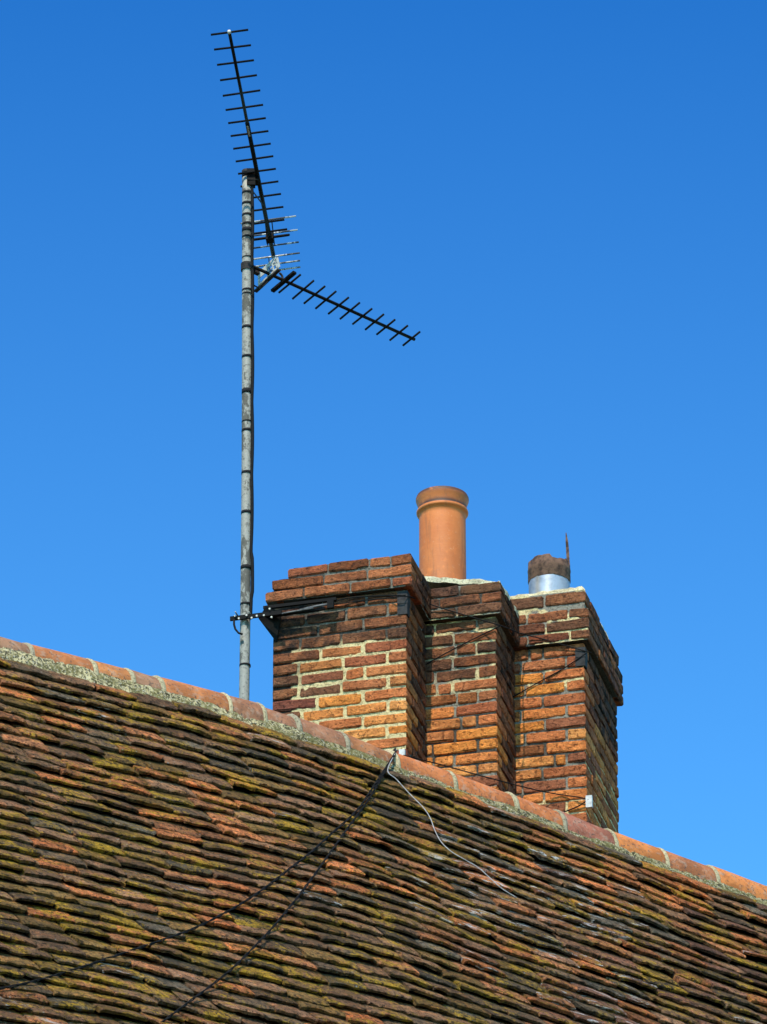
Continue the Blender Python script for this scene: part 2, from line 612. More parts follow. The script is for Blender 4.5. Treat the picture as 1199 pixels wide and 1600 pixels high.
JOINTS_PX = [-340, -250, -160, -64, 32, 129, 188, 235, 340, 393, 447, 522, 600, 690, 785, 860, 940, 1019, 1098, 1190, 1285, 1380]
JU = [(at_plane(px, 998 + .24 * px if px < 380 else 1089 + .36 * (px - 380), RO, RN) - RO).dot(RD) for px in JOINTS_PX]
RT = [srgb(166, 112, 76), srgb(154, 100, 64), srgb(176, 110, 66), srgb(142, 104, 78), srgb(180, 116, 68)]
NA = 14
for k, (ua, ub) in enumerate(zip(JU, JU[1:])):
    ua, ub = ua + .010, ub - .010
    col = random.choice(RT)
    if JOINTS_PX[k] >= 600: col = random.choice([srgb(176, 104, 60), srgb(184, 112, 60), srgb(160, 100, 64)])
    if JOINTS_PX[k] in (860,): col = srgb(150, 92, 72)
    if 340 <= JOINTS_PX[k] < 450: col = srgb(154, 106, 78)
    dz, dm = random.gauss(0, .003), random.gauss(0, .004)
    tz = random.gauss(0, .004)
    mb = MB()
    def ring(u, r, e):
        out = []
        for i in range(NA + 1):
            al = R(-90) + R(180) * i / NA
            out.append(ridge_pt(u, r * math.sin(al) + dm, r * math.cos(al) + dz + e))
        out.insert(0, ridge_pt(u, -r + dm, -.035 + dz + e))
        out.append(ridge_pt(u, r + dm, -.035 + dz + e))
        return out
    NU = 5
    rings = []
    rings.append(ring(ua, RR - .020, -tz))
    rings.append(ring(ua, RR - .004, -tz))
    for i in range(NU + 1):
        t = i / NU
        u = ua + .006 + (ub - ua - .012) * t
        rings.append(ring(u, RR + .0015 * nz((u * 9, k, 1)), tz * (2 * t - 1)))
    rings.append(ring(ub, RR - .004, tz))
    rings.append(ring(ub, RR - .020, tz))
    n = NA + 3
    for r_ in rings: mb.v += r_
    for i in range(len(rings) - 1):
        for j in range(n - 1):
            a = i * n + j
            mb.f.append((a, a + 1, a + 1 + n, a + n))
    mb.build("ridge_tile", M_RIDGE, roof_t, True, (*col, 1.0))
    # mortar collar in the joint to the left
    if k:
        u = JU[k]
        cm = MB()
        rr_ = []
        for du, r in ((-.014, RR - .012), (-.012, RR + .001), (-.004, RR + .005), (.005, RR + .004), (.013, RR + .001), (.015, RR - .012)):
            wv = random.gauss(0, .002)
            ln = [ridge_pt(u + du + wv + .004 * nz((i * .6, k * 3, du * 40)), (r + .003 * nz((i, k * 5, du * 90))) * math.sin(R(-90) + R(180) * i / NA),
                           (r + .003 * nz((i, k * 5, du * 90))) * math.cos(R(-90) + R(180) * i / NA)) for i in range(NA + 1)]
            ln.append(ridge_pt(u + du, RR + .004, -.05))
            rr_.append(ln)
        for r_ in rr_: cm.v += r_
        for i in range(5):
            for j in range(NA + 1):
                a = i * (NA + 2) + j
                cm.f.append((a, a + 1, a + 1 + NA + 2, a + NA + 2))
        cm.build("ridge_joint", M_MORT, roof_t, True, (*random.choice([srgb(176, 164, 130), srgb(160, 150, 124), srgb(188, 174, 138)]), 1.0))

# bedding mortar along the foot of the ridge tiles
mb = MB()
u = -6.0
nrow = 0
while u < 5.0:
    px_, _ = pix(ridge_pt(u, 0, 0))
    wide = .86 + .22 * max(0, 1 - max(px_, 0) / 420) + .25 * nz((u * 2.3, 0, 4))
    lf = 14 * max(0, min(1, (330 - px_) / 250)) + 8 * nz((u * 3.1, 2, 4))
    aa = R(86 - lf)
    sec = [((RR - .006) * math.sin(aa), (RR - .006) * math.cos(aa)), ((RR + .012) * math.sin(aa + .1), (RR + .012) * math.cos(aa + .12) - .018), (RR + .022, -.045), (RR + .036 * wide, -.072), (RR + .054 * wide, -.105 * (.6 + .4 * wide)), (RR + .07 * wide, -.16 * (.6 + .4 * wide))]
    for i, (m_, h_) in enumerate(sec):
        jn = .010 * nz((u * 17, i * 1.7, 2)) + .007 * nz((u * 45, i * 2.3, 9)) if i else 0
        mb.v.append(ridge_pt(u, m_ + jn, h_ + jn * .8))
    c = srgb(196, 182, 138) if px_ < 420 else srgb(164, 152, 112)
    cc = [(*(x * (1 + .35 * nz((u * 6, i, 3))) for x in c), 1.0) for i in range(6)]
    mb.c += cc
    u += .014
    nrow += 1
for i in range(nrow - 1):
    for j in range(5):
        a = i * 6 + j
        mb.f.append((a, a + 1, a + 7, a + 6))
mb.build("ridge_bedding", M_BED, roof_t, True)

# ------------------------------------------------------------------ chimney
CH, JT = .0685, .0095                     # course height, joint
W1, WS, SS, D3 = .70, .368, .405, .77
ZC = Z0 + .918                           # underside of the crowns
chim = thing("brick_chimney", (P1.x, P1.y, Z0 - .6), "sooty old brick chimney of three stepped shafts with projecting crowns", "chimney")
K1 = Vector((P1.x, P1.y, 0))
CORN = [K1, K1 + A * WS + B * SS, K1 + (A * WS + B * SS) * 2]
FRONT = [W1, WS + .06, WS + .06]
SIDE = [SS + .10, SS + .10, D3]

def brick_geo(o, x0, x1, y0, y1, z0, z1, wear=1.0):
    """box in the shaft's axes: x to the right along the front (0 at the corner), y inward, z height; no back"""
    lx, ly = x1 - x0, y1 - y0
    def cuts(l, big):
        e = min(.007, l * .2)
        n = max(1, round((l - 2 * e) / big))
        return [0, e] + [e + (l - 2 * e) * i / n for i in range(1, n)] + [l - e, l]
    gx, gy, gz = cuts(lx, .07), cuts(ly, .10), [0, .008, (z1 - z0) - .008, z1 - z0]
    sd = random.uniform(0, 99)
    idx, vs, fs = {}, [], []
    tl = [random.uniform(-.0035, .0035) for _ in range(4)]
    cx = {}
    def vert(i, j, k):
        key = (i, j, k)
        if key in idx: return idx[key]
        x, y, z = gx[i], gy[j], gz[k]
        ex = (i == 0) - (i == len(gx) - 1)
        ey = (j == 0) - (j == len(gy) - 1)
        ez = (k == 0) - (k == len(gz) - 1)
        ne = abs(ex) + abs(ey) + abs(ez)
        pull = 0 if ne < 2 else wear * (random.uniform(.0008, .0042) if ne == 2 else random.uniform(.002, .007))
        if ne >= 2 and random.random() < .07: pull += wear * random.uniform(.004, .010)
        x += ex * pull; y += ey * pull; z += ez * pull
        q = Vector((x * 14 + sd, y * 14, z * 30))
        amp = .0028 * wear
        y += amp * noise.noise(q) + random.uniform(-.001, .001)
        z += .8 * amp * noise.noise(q + Vector((9, 3, 1)))
        x += amp * noise.noise(q + Vector((2, 7, 5)))
        # each brick a touch out of true
        tx = x / lx
        z += tl[0] * tx + tl[1] * (1 - tx)
        y += tl[2] * tx + tl[3] * (1 - tx)
        idx[key] = len(vs)
        vs.append(o + A * (x0 + x) + B * (y0 + y) + Z * (z0 + z))
        return idx[key]
    X, Y, K = len(gx) - 1, len(gy) - 1, len(gz) - 1
    for i in range(X):
        for k in range(K):
            fs.append((vert(i, 0, k), vert(i + 1, 0, k), vert(i + 1, 0, k + 1), vert(i, 0, k + 1)))
    for i in range(X):
        for j in range(Y):
            fs.append((vert(i, j, K), vert(i + 1, j, K), vert(i + 1, j + 1, K), vert(i, j + 1, K)))
            fs.append((vert(i, j, 0), vert(i, j + 1, 0), vert(i + 1, j + 1, 0), vert(i + 1, j, 0)))
    for j in range(Y):
        for k in range(K):
            fs.append((vert(0, j, k), vert(0, j, k + 1), vert(0, j + 1, k + 1), vert(0, j + 1, k)))
            fs.append((vert(X, j, k), vert(X, j + 1, k), vert(X, j + 1, k + 1), vert(X, j, k + 1)))
    return vs, fs

ORANGE = [srgb(222, 142, 78), srgb(214, 130, 72), srgb(224, 150, 86), srgb(196, 116, 70), srgb(196, 126, 74), srgb(218, 136, 66)]
MID = [srgb(184, 112, 72), srgb(172, 106, 70), srgb(164, 94, 64), srgb(190, 118, 72), srgb(150, 92, 66)]
DARKB = [srgb(138, 90, 64), srgb(124, 84, 62), srgb(146, 94, 64), srgb(112, 76, 58), srgb(154, 94, 62)]
PURP = [srgb(142, 82, 66), srgb(126, 78, 64)]

def brick_col(s, row, part, xc):
    """row counts down from the crown; negative rows are the crown"""
    r = random.random()
    if part == 'side':  # right-hand bricks: darker browns and more alpha paint their shade over real soot
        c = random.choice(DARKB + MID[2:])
        soot_shade = max(.55 if s < 2 else .15, random.uniform(.7, 1.1) - max(row, 0) * .03)
        if s == 2 and row > 4: c, soot_shade = random.choice(MID + ORANGE), random.uniform(0, .35)
        return (*c, soot_shade)
    if row < 0:
        if s == 0: return (*random.choice(MID[:3] + [srgb(150, 88, 54), srgb(140, 84, 56)]), random.uniform(.15, .5))
        if s == 1: return (*random.choice(DARKB + [srgb(112, 78, 56), srgb(146, 84, 56)]), random.uniform(.3, .65))
        return (*random.choice(DARKB + [srgb(140, 82, 58), srgb(128, 78, 56)]), random.uniform(.2, .5))
    if s == 0:
        if xc < -.56: return (*random.choice(DARKB + PURP), .97 if row < 4 else random.uniform(.25, .6))
        if row < 4: return (*random.choice(DARKB + MID[2:]), min(.92, max(.2, .34 - xc * .8 + random.uniform(-.15, .15))))
        if row < 8: return (*(random.choice(MID) if r < .55 else random.choice(ORANGE[3:] + DARKB[:3])), random.uniform(0, .22 - xc * .25))
        return (*(random.choice(ORANGE) if r < .62 else random.choice(MID + PURP)), random.uniform(0, .12))
    if s == 1:
        if row < 5: return (*random.choice(DARKB + [srgb(122, 92, 68), srgb(140, 84, 58)]), random.uniform(.25, .65))
        if row < 7: return (*random.choice(MID + [srgb(160, 98, 58)]), random.uniform(0, .2))
        return (*(random.choice(ORANGE) if r < .66 else random.choice(MID + [srgb(168, 96, 64)])), random.uniform(0, .1))
    if row < 3: return (*random.choice(MID + ORANGE[3:]), random.uniform(0, .2))
    return (*(random.choice(ORANGE) if r < .55 else random.choice(MID + [srgb(146, 92, 58), srgb(168, 98, 62)])), random.uniform(0, .15))

def lay(o, parent, s, zb, h, row, width, depth, over, parity, start=0.0, wear=1.0):
    """one course on the front and the right side of a shaft; over = how far it stands proud"""
    JT = .0085 if row < 0 else (.0145 if s == 0 and row >= 4 else .0118)
    z0, z1 = zb + JT / 2, zb + h - JT / 2
    long_, half = .228, .108
    x1, y0 = over, -over
    side_len = half if parity else long_
    fl = long_ if parity else half
    fl *= random.uniform(.96, 1.05)
    x = x1
    end = -width - over + start
    first = True
    while x > end + .02:
        l = fl if first else long_ * random.uniform(.93, 1.06)
        if not first and random.random() < .13: l = half * random.uniform(.55, 1.1)
        xa = x - l
        if xa - end < .055: xa = end
        jx = JT * random.uniform(.8, 1.25)
        yb = y0 + (side_len if first else .105)
        vs, fs = brick_geo(o, xa + (0 if xa == end else jx), x, y0 + random.gauss(0, .0012), yb, z0 + random.gauss(0, .0012), z1 + random.gauss(0, .0012), wear)
        mesh("brick", vs, fs, M_BRICK, parent, False, brick_col(s, row, 'front', (xa + x) / 2))
        x = xa
        first = False
    y = y0 + side_len + JT
    yend = depth + over * .6
    while y < yend - .03:
        l = long_ * random.uniform(.94, 1.05)
        yb = min(y + l, yend)
        if yend - yb < .05: yb = yend
        vs, fs = brick_geo(o, x1 - .10, x1 + random.gauss(0, .002), y, yb - JT * .6, z0, z1, wear)
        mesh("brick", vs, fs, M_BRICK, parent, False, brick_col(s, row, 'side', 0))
        y = yb + JT * .5

CREAM, GREY, DKGREY = srgb(208, 188, 138), srgb(134, 128, 114), srgb(80, 75, 67)
def mort_col(s, face, x, zrow, p):
    n_ = nz(p, 5, 2.2) * .5 + nz(p, 17, 4.4) * .3
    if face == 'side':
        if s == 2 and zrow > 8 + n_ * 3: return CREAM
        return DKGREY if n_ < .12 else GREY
    if s == 0:
        if x > -.60 and zrow > 2.8:
            t = min(1, max(0, (zrow - 3.6 - n_ * 1.6) / .7)) * min(1, max(0, (x + .625 - n_ * .05) / .03))
            t *= 1 - .6 * min(1, max(0, (n_ - .12) * 6))
            return tuple(a * (1 - t) + b * t for a, b in zip(DKGREY, CREAM))
        if x < -.60: return srgb(52, 47, 42)
        return DKGREY if zrow > 3.9 or x < -.45 else tuple(a * .75 for a in GREY)
    if s == 1:
        if -.3 < zrow < 8:
            t = min(1, max(0, (6.2 + n_ * 5 - zrow) / 2)) * min(1, max(0, (n_ + .30) * 4))
            return tuple(a * (1 - t) + b * t for a, b in zip(GREY, CREAM))
        return GREY if n_ > -.05 else DKGREY
    if zrow < 0: return CREAM if n_ > .05 else GREY
    if zrow > 12.5 + n_ * 2: return CREAM if n_ > -.1 else GREY
    if 2 < zrow < 4 and n_ > .1: return CREAM
    return GREY if n_ > -.08 else tuple(a * 1.2 for a in DKGREY)

def core(o, s, width, depth, zlo, zhi, over, ztop_ref):
    """mortar body of a shaft: fine front and right faces set back behind the brick faces"""
    mb = MB()
    def grid(face, L, H, fn):
        nu, nv = max(2, int(L / .013)), max(2, int(H / .0115))
        k = len(mb.v)
        for i in range(nu + 1):
            for j in range(nv + 1):
                t, z = L * i / nu, zlo + H * j / nv
                p = fn(t, z, 0)
                zr = (ZC - z) / CH
                x = -t if face == 'front' else 0
                c = mort_col(s, face, x, zr, p)
                rec = .0065 if c[0] > .4 else .010
                rec += .003 * nz(p, 40, 1.0) + .0025 * nz(p, 95, 6.0)
                mb.v.append(fn(t, z, rec))
                mb.c.append((*c, 1.0))
        for i in range(nu):
            for j in range(nv):
                a = k + i * (nv + 1) + j
                mb.f.append((a, a + nv + 1, a + nv + 2, a + 1))
    H = zhi - zlo
    zv = lambda z: Z * z
    grid('front', width + over - .004, H, lambda t, z, r: o + A * (over - .006 - t) + B * (-over + r) + zv(z))
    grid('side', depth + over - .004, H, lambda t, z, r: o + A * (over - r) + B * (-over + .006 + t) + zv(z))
    # closed back, left, top, bottom a little inside
    e = .012
    c4 = [(over - e, -over + e), (-width - over + e, -over + e), (-width - over + e, depth), (over - e, depth)]
    vs = [o + A * x + B * y + Z * z for z in (zlo + .002, zhi - .002) for (x, y) in c4]
    mb.add(vs, [(0, 1, 2, 3), (7, 6, 5, 4), (1, 5, 6, 2), (2, 6, 7, 3)], (*DKGREY, 1.0))
    return mb

NROWS = [16, 16, 17]
CRH = .0625
for s in range(3):
    o = CORN[s]
    zlo = ZC - CH * NROWS[s]
    mb = core(o, s, FRONT[s], SIDE[s], zlo, ZC, 0, ZC)
    top = 3
    OV = .035
    for k in range(3):
        st = [0.0, .035, .115][k] if s == 0 else 0
        cb = core(o, s, FRONT[s] - st, SIDE[s], ZC + CRH * k + .001, ZC + CRH * (k + 1) - (.006 if k == 2 else -.001), OV, ZC)
        mb.add(cb.v, cb.f, cb.c)
    if s == 2:
        cb = core(o, s, FRONT[s], SIDE[s], ZC + CRH * 3 - .004, ZC + CRH * 3 + .115, .012, ZC)
        mb.add(cb.v, cb.f, cb.c)
    sh = mb.build("chimney_shaft", M_MORT, chim, True)
    for r in range(NROWS[s]):
        lay(o, sh, s, ZC - CH * (r + 1), CH, r, FRONT[s], SIDE[s], 0, (r + s) % 2 == 0)
    # crown courses, bottom up; the first shaft's top courses have lost bricks at the left
    for k in range(3):
        st = [0.0, .035, .115][k] if s == 0 else 0
        lay(o, sh, s, ZC + CRH * k, CRH, -1 - k, FRONT[s], SIDE[s], OV - .001 * k, (k + s) % 2 == 1, st, 1.25)
    if s == 2:
        lay(o, sh, s, ZC + CRH * 3 + .034, .075, -5, FRONT[s], SIDE[s], .013, True, 0, 1.5)

# flaunching: lumpy mortar laid on top of the second and third crowns
def flaunch(o, wx, dy, z, h, seed, col, inset=.03, over=.03, tilt=0.0):
    nx, ny = 26, 26
    mb = MB()
    for i in range(nx + 1):
        for j in range(ny + 1):
            x = over - .004 - (wx + over) * i / nx
            y = -over + .008 + (dy + over) * j / ny
            e = min(i, nx - i, j, ny - j) / nx
            p = o + A * x + B * y
            hh = h * min(1, e * 16) + tilt * i / nx + (.016 * nz(p, 9, seed) + .010 * nz(p, 28, seed)) * (1 if e > 0 else .8)
            q = p + Z * (z + max(hh, -.004))
            q += (A * nz(p, 22, seed + 5) + B * nz(p, 25, seed + 8)) * .012
            mb.v.append(q)
            mb.c.append((*(x_ * (1 + .5 * nz(p, 14, seed + 3)) for x_ in col), 1.0))
    for i in range(nx):
        for j in range(ny):
            a = i * (ny + 1) + j
            mb.f.append((a, a + 1, a + ny + 2, a + ny + 1))
    # skirt down to the bricks
    m = ny + 1
    ring = [i * m for i in range(nx + 1)] + [nx * m + j for j in range(1, m)] + [i * m + ny for i in range(nx - 1, -1, -1)] + [j for j in range(ny - 1, 0, -1)]
    k = len(mb.v)
    for q in ring:
        mb.v.append(mb.v[q] - Z * (.035 if not tilt else .028))
        mb.c.append(mb.c[q])
    for t in range(len(ring)):
        u_ = (t + 1) % len(ring)
        mb.f.append((ring[t], k + t, k + u_, ring[u_]))
    return mb.build("flaunching", M_MORT, chim, False)

ZT = ZC + CRH * 3
flaunch(CORN[1], FRONT[1], SIDE[1], ZT - .004, .018, 1.5, srgb(206, 196, 162), over=.036, tilt=.085)
flaunch(CORN[2], FRONT[2], SIDE[2], ZT + .112, .058, 4.5, srgb(200, 188, 150), over=.006)
flaunch(CORN[0] - A * .03, FRONT[0] - .17, SIDE[0] - .05, ZT - .034, .012, 8.5, srgb(70, 62, 54), over=.0)

# ------------------------------------------------------------------ chimney pot
def on_axis(px, py, o, fy):
    """plan point on a line parallel to the fronts, fy behind a shaft's front, seen at px"""
    p = at_plane(px, py, o + B * fy + Z * 0, N)
    return p

pp = on_axis(692, 900, CORN[1], .27)
pb = Vector((pp.x, pp.y, ZT + .01))
ptop = at_plane(692, 777, Vector((pp.x, pp.y, 0)), N).z - pb.z       # height of the rim
pot = thing("chimney_pot", pb, "tall orange terracotta chimney pot with rolled rim on the middle shaft", "chimney pot")
r0 = .1225
H = ptop
prof = [(r0 + .012, 0), (r0 + .006, .03), (r0 + .002, .07), (r0, .12), (r0 - .001, H - .14), (r0, H - .108), (r0 + .009, H - .106), (r0 + .013, H - .099), (r0 + .013, H - .092),
        (r0 + .010, H - .085), (r0 + .002, H - .080), (r0 + .001, H - .074), (r0 + .005, H - .056), (r0 + .012, H - .036), (r0 + .016, H - .024), (r0 + .016, H - .013), (r0 + .012, H - .003), (r0 + .003, H),
        (r0 - .012, H - .002), (r0 - .018, H - .012), (r0 - .020, H - .06), (r0 - .020, .02)]
mb = MB()
mb.lathe(pb, prof, 56)
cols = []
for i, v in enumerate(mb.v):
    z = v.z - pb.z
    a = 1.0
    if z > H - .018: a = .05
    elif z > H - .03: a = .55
    elif H - .088 < z < H - .07: a = .0  # crease above the ring painted dark as its shadow line
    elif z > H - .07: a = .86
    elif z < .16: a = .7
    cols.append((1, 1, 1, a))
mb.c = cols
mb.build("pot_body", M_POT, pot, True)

# ------------------------------------------------------------------ metal flue on the right shaft
fp = on_axis(858.5, 905, CORN[2], .26)
fb = Vector((fp.x, fp.y, ZT + .11))
flue = thing("flue_liner", fb, "short shiny steel flue with a torn rusty collar on the right shaft", "flue")
zt = at_plane(858.5, 881, fb, N).z - fb.z
mb = MB()
mb.lathe(fb, [(.108, 0), (.1085, zt - .10), (.107, zt - .07), (.098, zt - .07), (.098, 0)], 48)
mb.build("steel_sleeve", M_FLUE, flue, True)
mb = MB()
n = 48
prof = [(.1095, zt - .118), (.1115, zt - .112), (.1115, zt - .055), (.1135, zt - .048), (.1115, zt - .042), (.1115, zt)]
k = 0
for pi_, (r, z) in enumerate(prof + [(.104, zt), (.103, zt - .10)]):
    for j in range(n):
        a = 2 * math.pi * j / n
        rr = r + .0025 * nz((math.cos(a) * 3, math.sin(a) * 3, z * 20), 1, 2)
        zz = z
        if pi_ in (5, 6):
            t = nz((math.cos(a) * 2.2, math.sin(a) * 2.2, 0), 1, 9)
            zz += .008 * t + (.006 if math.sin(a * 5) > .55 else 0) - (.018 if math.cos(a + 1.15) > .93 else 0)
            rr -= .002
        if pi_ in (0, 7): zz += .006 * nz((math.cos(a) * 4, math.sin(a) * 4, 5), 1, 4)
        mb.v.append(fb + Vector((math.cos(a) * rr, math.sin(a) * rr, zz)))
for i in range(len(prof) + 1):
    for j in range(n):
        a, b = i * n + j, i * n + (j + 1) % n
        mb.f.append((a, b, b + n, a + n))
mb.build("rusty_collar", M_RUST, flue, True)
mb = MB()
sp0 = fb + Vector((.100, -.040, zt - .03))
pts = [sp0, sp0 + Vector((-.003, 0, .08)), sp0 + Vector((-.006, 0, .14)), sp0 + Vector((-.010, .002, .195))]
ws = [.008, .008, .007, .002]
for p, w_ in zip(pts, ws):
    mb.v += [p + VX * w_ - VD * .002, p - VX * w_ - VD * .002, p - VX * w_ + VD * .002, p + VX * w_ + VD * .002]
for i in range(3):
    for j in range(4):
        a, b = i * 4 + j, i * 4 + (j + 1) % 4
        mb.f.append((a, b, b + 4, a + 4))
mb.f += [(3, 2, 1, 0), (12, 13, 14, 15)]
mb.build("metal_strip", M_RUST, flue)

# ------------------------------------------------------------------ mast
HP = .055                                                  # the mast stands this far out of the front's line
mp = at_plane(381.5, 1085, K1 + N * HP, N)
mast_b = Vector((mp.x, mp.y, Z0 - .55))
ztop = at_plane(388, 268, Vector((mp.x, mp.y, 0)) , N).z
mast = thing("aerial_mast", mast_b, "tall weathered galvanised mast pole with tape bands beside the chimney", "mast")
mx, my = mp.x, mp.y
def mast_z(py): return at_plane(385, py, Vector((mx, my, 0)), N).z
MR = .0262
def lean(z): return Vector((mx - .010 * max(0, (z - Z0)) / 3 + .006 * math.sin((z - Z0) * 1.1), my, z))
mb = MB()
zs = [mast_b.z + (ztop - mast_b.z) * i / 24 for i in range(25)]
mb.tube([lean(z) for z in zs], MR, 20)
mb.build("pole", M_GALV, mast, True)
mb = MB()
mb.tube([lean(ztop - .02), lean(ztop + .002)], MR + .002, 20)
mb.build("pole_cap", M_DARK, mast, True)
BANDS = [(276, .02), (303, .012), (320, .014), (338, .012), (352, .012), (361, .02), (372, .010), (404, .006), (455, .010), (461, .006), (513, .014), (559, .014), (613, .026), (660, .006), (674, .014), (740, .014), (802, .016), (888, .02), (945, .012), (1040, .01)]
for (py, hgt) in BANDS:
    z = mast_z(py)
    mb = MB()
    t1, t2 = random.uniform(-.003, .003), random.uniform(-.003, .003)
    mb.tube([lean(z - hgt / 2) + VX * .002, lean(z + hgt / 2) + VX * .002], MR + .003, 20)
    mb.build("tape_band", M_TAPE, mast, True)
mb = MB()
side = (A * .92 + N * .25).normalized()
pts = []
for i in range(70):
    z = ztop - .03 - (ztop - mast_z(960)) * i / 69
    py = pix(lean(z))[1]
    off = MR + .004 + (.005 * abs(math.sin(z * 7.3)) + (.006 if 870 < py < 935 else 0))
    pts.append(lean(z) + side * off)
mb.tube(pts, .0085, 8)
mb.build("aerial_cable", M_CABLE, mast, True)

# ------------------------------------------------------------------ long yagi aerial
def rod(mb, a, b, r, n=6): mb.tube([a, b], r, n)
ZB = at_plane(392, 276, Vector((mx, my, 0)), N).z
def boomp(py):
    px = 358 + (py - 52) * (428 - 358) / 350 + (4.5 * math.sin((py - 52) / 350 * math.pi) if True else 0)
    return at_plane(px, py, Vector((0, 0, ZB)), Z)
b0, b1 = at_plane(358.5, 50, Vector((0, 0, ZB)), Z), at_plane(428, 402, Vector((0, 0, ZB)), Z)
bd = (b1 - b0).normalized()
def bpos(py):
    """point of the straight boom that is seen at height py"""
    lo, hi = 0.0, (b1 - b0).length * 1.2
    for _ in range(30):
        m_ = (lo + hi) / 2
        if pix(b0 + bd * m_)[1] < py: lo = m_
        else: hi = m_
    return b0 + bd * lo
ya = thing("tv_aerial", bpos(290), "long black many-rod television aerial rising from the top of the mast", "aerial", "television aerials on the mast")
mb = MB()
jt = bpos(205)
mb.tube([b0, jt], .0085, 8)
mb.build("boom", M_BLACK, ya, True)
mb = MB()
mb.tube([bpos(192), b1], .0115, 8)
mb.build("boom", M_BLACK, ya, True)
mb = MB()
mb.box(bpos(202) + Vector((0, 0, -.010)), bd * .05, bd.cross(Z) * .0045, Z * .004)
mb.build("boom_joint", M_ZINC, ya)
mb = MB()
mb.tube([b0 - bd * .008, b0 + bd * .006], .0095, 8)
mb.build("boom_cap", M_WHITE, ya, True)
hp = Z.cross(bd).normalized()
if hp.x < 0: hp = -hp
ea = at_plane(387.6, 48.4, b0, bd) - at_plane(329.4, 56.3, b0, bd)
ED = ea.normalized()                                      # the rods' common direction
e1len = ea.length / 2
CEN = [52, 75.6, 99.3, 123, 147, 169.4, 190, 210.2, 230, 249.7, 269.2, 289, 308.5, 328.5]
for i, py in enumerate(CEN):
    c = bpos(py)
    hl = e1len * (1.0 + .075 * i / 13) * random.uniform(.985, 1.015)
    d = (ED + Vector((0, 0, random.gauss(0, .008)))).normalized()
    mb = MB()
    cc = c + UPV if False else c + Z * .006
    rod(mb, cc - d * hl, cc + d * hl, .0058, 8)
    mb.build("director_rod", M_BLACK, ya, True)
for (py, hl, dz) in ((347, .095, .0), (362, .10, 0)):
    mb = MB()
    c = bpos(py)
    rod(mb, c - ED * hl, c + ED * hl, .006, 8)
    mb.build("director_rod", M_BLACK, ya, True)
# folded dipole
dc = bpos(371)
mb = MB()
q = bd * .013 + Z * .008
loop = []
for sgn in (1, -1):
    for t in range(9):
        an = -math.pi / 2 + math.pi * t / 8
        loop.append(dc + ED * sgn * (.088 + .014 * math.cos(an)) + q * math.sin(an) * sgn)
loop.append(loop[0])
mb.tube(loop, .0075, 8, False)
mb.build("dipole", M_BLACK, ya, True)
mb = MB()
mb.box(dc - Z * .004, bd * .026, ED * .02, Z * .018)
mb.build("dipole_box", M_BLACK, ya)
# corner reflector: rods on an upper and a lower wing
for (py, dz, hl) in ((0, 0, 0),):
    pass
RODS = [((419.5, 343.5), .105), ((422, 365), .058), ((424, 384), .008), ((425.5, 401), -.014), ((426, 413), -.060), ((426.5, 423), -.105)]
wing = []
for i, ((px, py), dz) in enumerate(RODS):
    c = at_plane(px, py, Vector((0, 0, ZB + dz)), Z)
    wing.append(c)
    mb = MB()
    hl = .150
    rod(mb, c - ED * hl, c + ED * hl, .0048, 8)
    mb.build("reflector_rod", M_ALU, ya, True)
for grp in ((0, 1, 2), (3, 4, 5)):
    mb = MB()
    for sx in (-.018, .018):
        mb.tube([wing[i] + ED * sx for i in grp], .003, 6)
    mb.build("reflector_strut", M_BLACK, ya)
# mast clamp and strut under the boom
mb = MB()
c = bpos(285)
mc = lean(ztop - .05)
mb.box(mc + Vector((.022, -.012, 0)), VX * .022, Vector((0, .02, 0)), Z * .05)
mb.box((c + mc) / 2 + Vector((.01, -.01, .0)), VX * .02, Vector((0, .03, 0)), Z * .018)
mb.build("mast_clamp", M_BLACK, ya)
mb = MB()
for dz in (-.02, .02):
    mb.tube([mc + Vector((.0, -.035, dz)), mc + Vector((.06, -.03, dz))], .0035, 6)
mb.tube([lean(mast_z(300)) + Vector((.028, -.01, 0)), bpos(318) + Z * -.01], .004, 6)
mb.build("clamp_bolt", M_DARK, ya)

# ------------------------------------------------------------------ short yagi aerial
ZS = mast_z(418)
sP = lambda px, py: at_plane(px, py, Vector((0, 0, ZS)), Z)
s0, s1 = sP(389, 413.5), sP(648, 530.5)
sd_ = (s1 - s0).normalized()
yb_ = thing("tv_aerial", s0, "short black television aerial slanting right from a plate on the mast", "aerial", "television aerials on the mast")
mb = MB()
mb.tube([s0 + sd_ * .02, s1], .0088, 8)
mb.build("boom", M_BLACK, yb_, True)
def spt(px):
    lo, hi = 0.0, (s1 - s0).length * 1.1
    for _ in range(30):
        m_ = (lo + hi) / 2
        if pix(s0 + sd_ * m_)[0] < px: lo = m_
        else: hi = m_
    return s0 + sd_ * lo
c6 = spt(529)
px6, py6 = pix(c6)
ev = at_plane(px6 + 15.2, py6 - 12.6, c6, sd_) - at_plane(px6 - 15.2, py6 + 12.6, c6, sd_)
SE = ev.normalized()
half6 = ev.length / 2
E2 = SE.cross(sd_).normalized()
if E2.z < 0: E2 = -E2
for i, px in enumerate([452.8, 473.8, 491.5, 509.2, 529, 546.8, 566.2, 585.3, 603, 623.2, 643]):
    c = spt(px) - E2 * .004
    hl = half6 * (1.12 - .024 * i) * random.uniform(.985, 1.015)
    d = (SE + E2 * random.gauss(0, .012)).normalized()
    mb = MB()
    rod(mb, c - d * hl, c + d * hl, .0058, 8)
    mb.build("director_rod", M_BLACK, yb_, True)
c = spt(443) - E2 * .01
mb = MB()
hl = half6 * 1.16
mb.box(c, SE * hl, sd_ * .011, E2 * .007)
mb.build("dipole", M_BLACK, yb_)
mb = MB()
